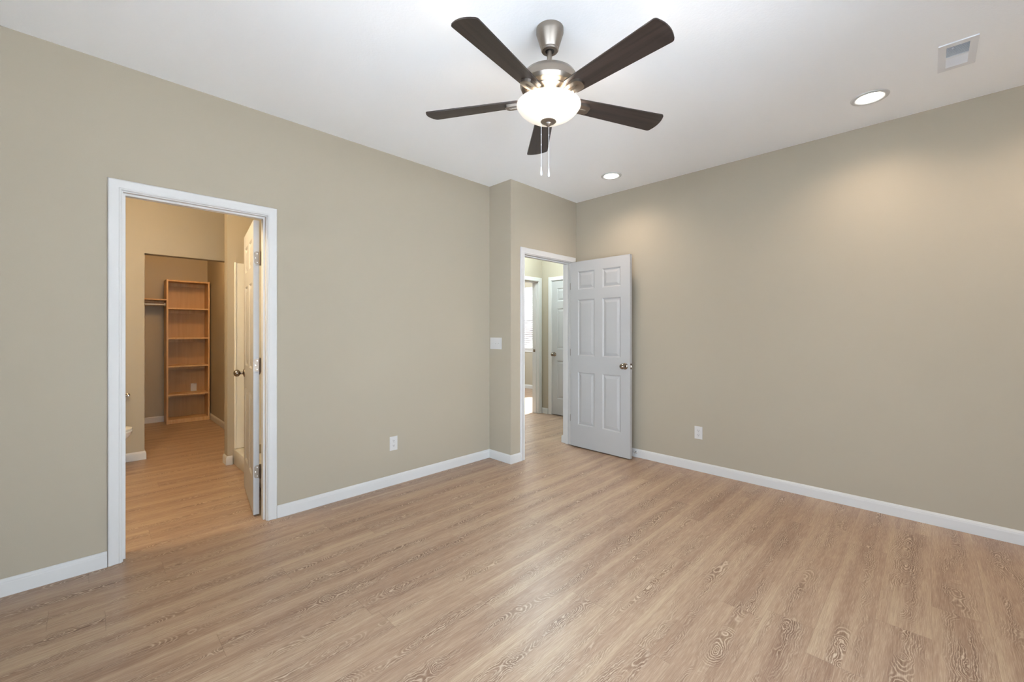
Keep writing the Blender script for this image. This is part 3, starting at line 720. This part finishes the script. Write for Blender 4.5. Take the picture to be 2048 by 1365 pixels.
# vanity light in the bathroom -------------------------------------------------------------------
vl = thing('vanity_light', 'three-glass vanity light on the bathroom wall left of the door', 'wall light', (-.20, 3.277, 2.36), R(90))
boxes('backplate', NICKEL, [(0.0003, .025, -.23, .23, -.04, .04)], vl, .004)
for y in (-.17, 0, .17):
    bm = bmesh.new(); bm_tube(bm, [(.02, y, 0), (.09, y, 0), (.10, y, -.02)], .008, 10); arm = obj('arm', bm, NICKEL, vl, True)
    bm = bmesh.new(); bm_lathe(bm, [(.022, .0), (.030, -.02), (.048, -.10), (.044, -.10), (.026, -.02), (.018, 0)], 24, Matrix.Translation((.10, y, -.02))); obj('glass_shade', bm, VANL, arm, True)
for y in (-.17, 0, .17): lamp('vanity_bulb', 'POINT', (-.20+y, 3.385, 2.19), 16, (1, .80, .50), shadow_soft_size=.045)

# hall ceiling lamp, added out of view to brighten the hall
hl = thing('fill_ceiling_light', 'unseen flush ceiling light added to brighten the hall', 'ceiling light', (4.2, 3.65, H))
bm = bmesh.new(); bm_lathe(bm, [(0, -.0005), (.15, -.0005), (.15, -.02), (0, -.02)], 40); obj('base', bm, NICKEL, hl, True, 30)
bm = bmesh.new(); bm_lathe(bm, [(0, -.0205), (.14, -.0205), (.13, -.05), (.09, -.075), (0, -.085)], 40); obj('dome', bm, emis('dome_glass', (.92, 1, .98, 1), 4), hl, True, 50)
lamp('hall_fill', 'POINT', (4.2, 3.65, H-.16), 38, (.78, .96, 1), shadow_soft_size=.12)
# closet ceiling light, added out of view to lift the dark shelves
cl_ = thing('closet_fill_light', 'unseen flush ceiling light added to brighten the closet', 'ceiling light', (.90, 5.98, H))
bm = bmesh.new(); bm_lathe(bm, [(0, -.0005), (.12, -.0005), (.12, -.02), (0, -.02)], 40); obj('base', bm, NICKEL, cl_, True, 30)
bm = bmesh.new(); bm_lathe(bm, [(0, -.0205), (.11, -.0205), (.10, -.045), (.07, -.065), (0, -.075)], 40); obj('dome', bm, emis('warm_dome_glass', (1, .78, .55, 1), 3), cl_, True, 50)
lamp('closet_fill', 'POINT', (.90, 5.98, H-.14), 23, (1, .64, .29), shadow_soft_size=.10)
def flush(label, x, y, r, dm, e, col):  # unseen ceiling fixtures added as fill for the bathroom and far room
    f = thing('fill_ceiling_light', label, 'ceiling light', (x, y, H)); k = r/.12
    bm = bmesh.new(); bm_lathe(bm, [(0, -.0005), (r, -.0005), (r, -.02), (0, -.02)], 40); obj('base', bm, NICKEL, f, True, 30)
    bm = bmesh.new(); bm_lathe(bm, [(0, -.0205), (r-.01, -.0205), (r-.02, -.045), (r-.05, -.065), (0, -.075)], 40); obj('dome', bm, dm, f, True, 50)
    lamp('fill_bulb', 'POINT', (x, y, H-.15), e, col, shadow_soft_size=.1)
flush('unseen flush ceiling light added as bathroom fill', .05, 4.45, .13, emis('cream_dome_glass', (1, .82, .6, 1), 2), 6, (1, .78, .50))
flush('unseen flush ceiling light added to brighten the far room', 5.2, 6.3, .16, emis('cool_dome_glass', (.92, 1, .98, 1), 3), 90, (.85, .97, 1))
print('objects', len(bpy.data.objects))
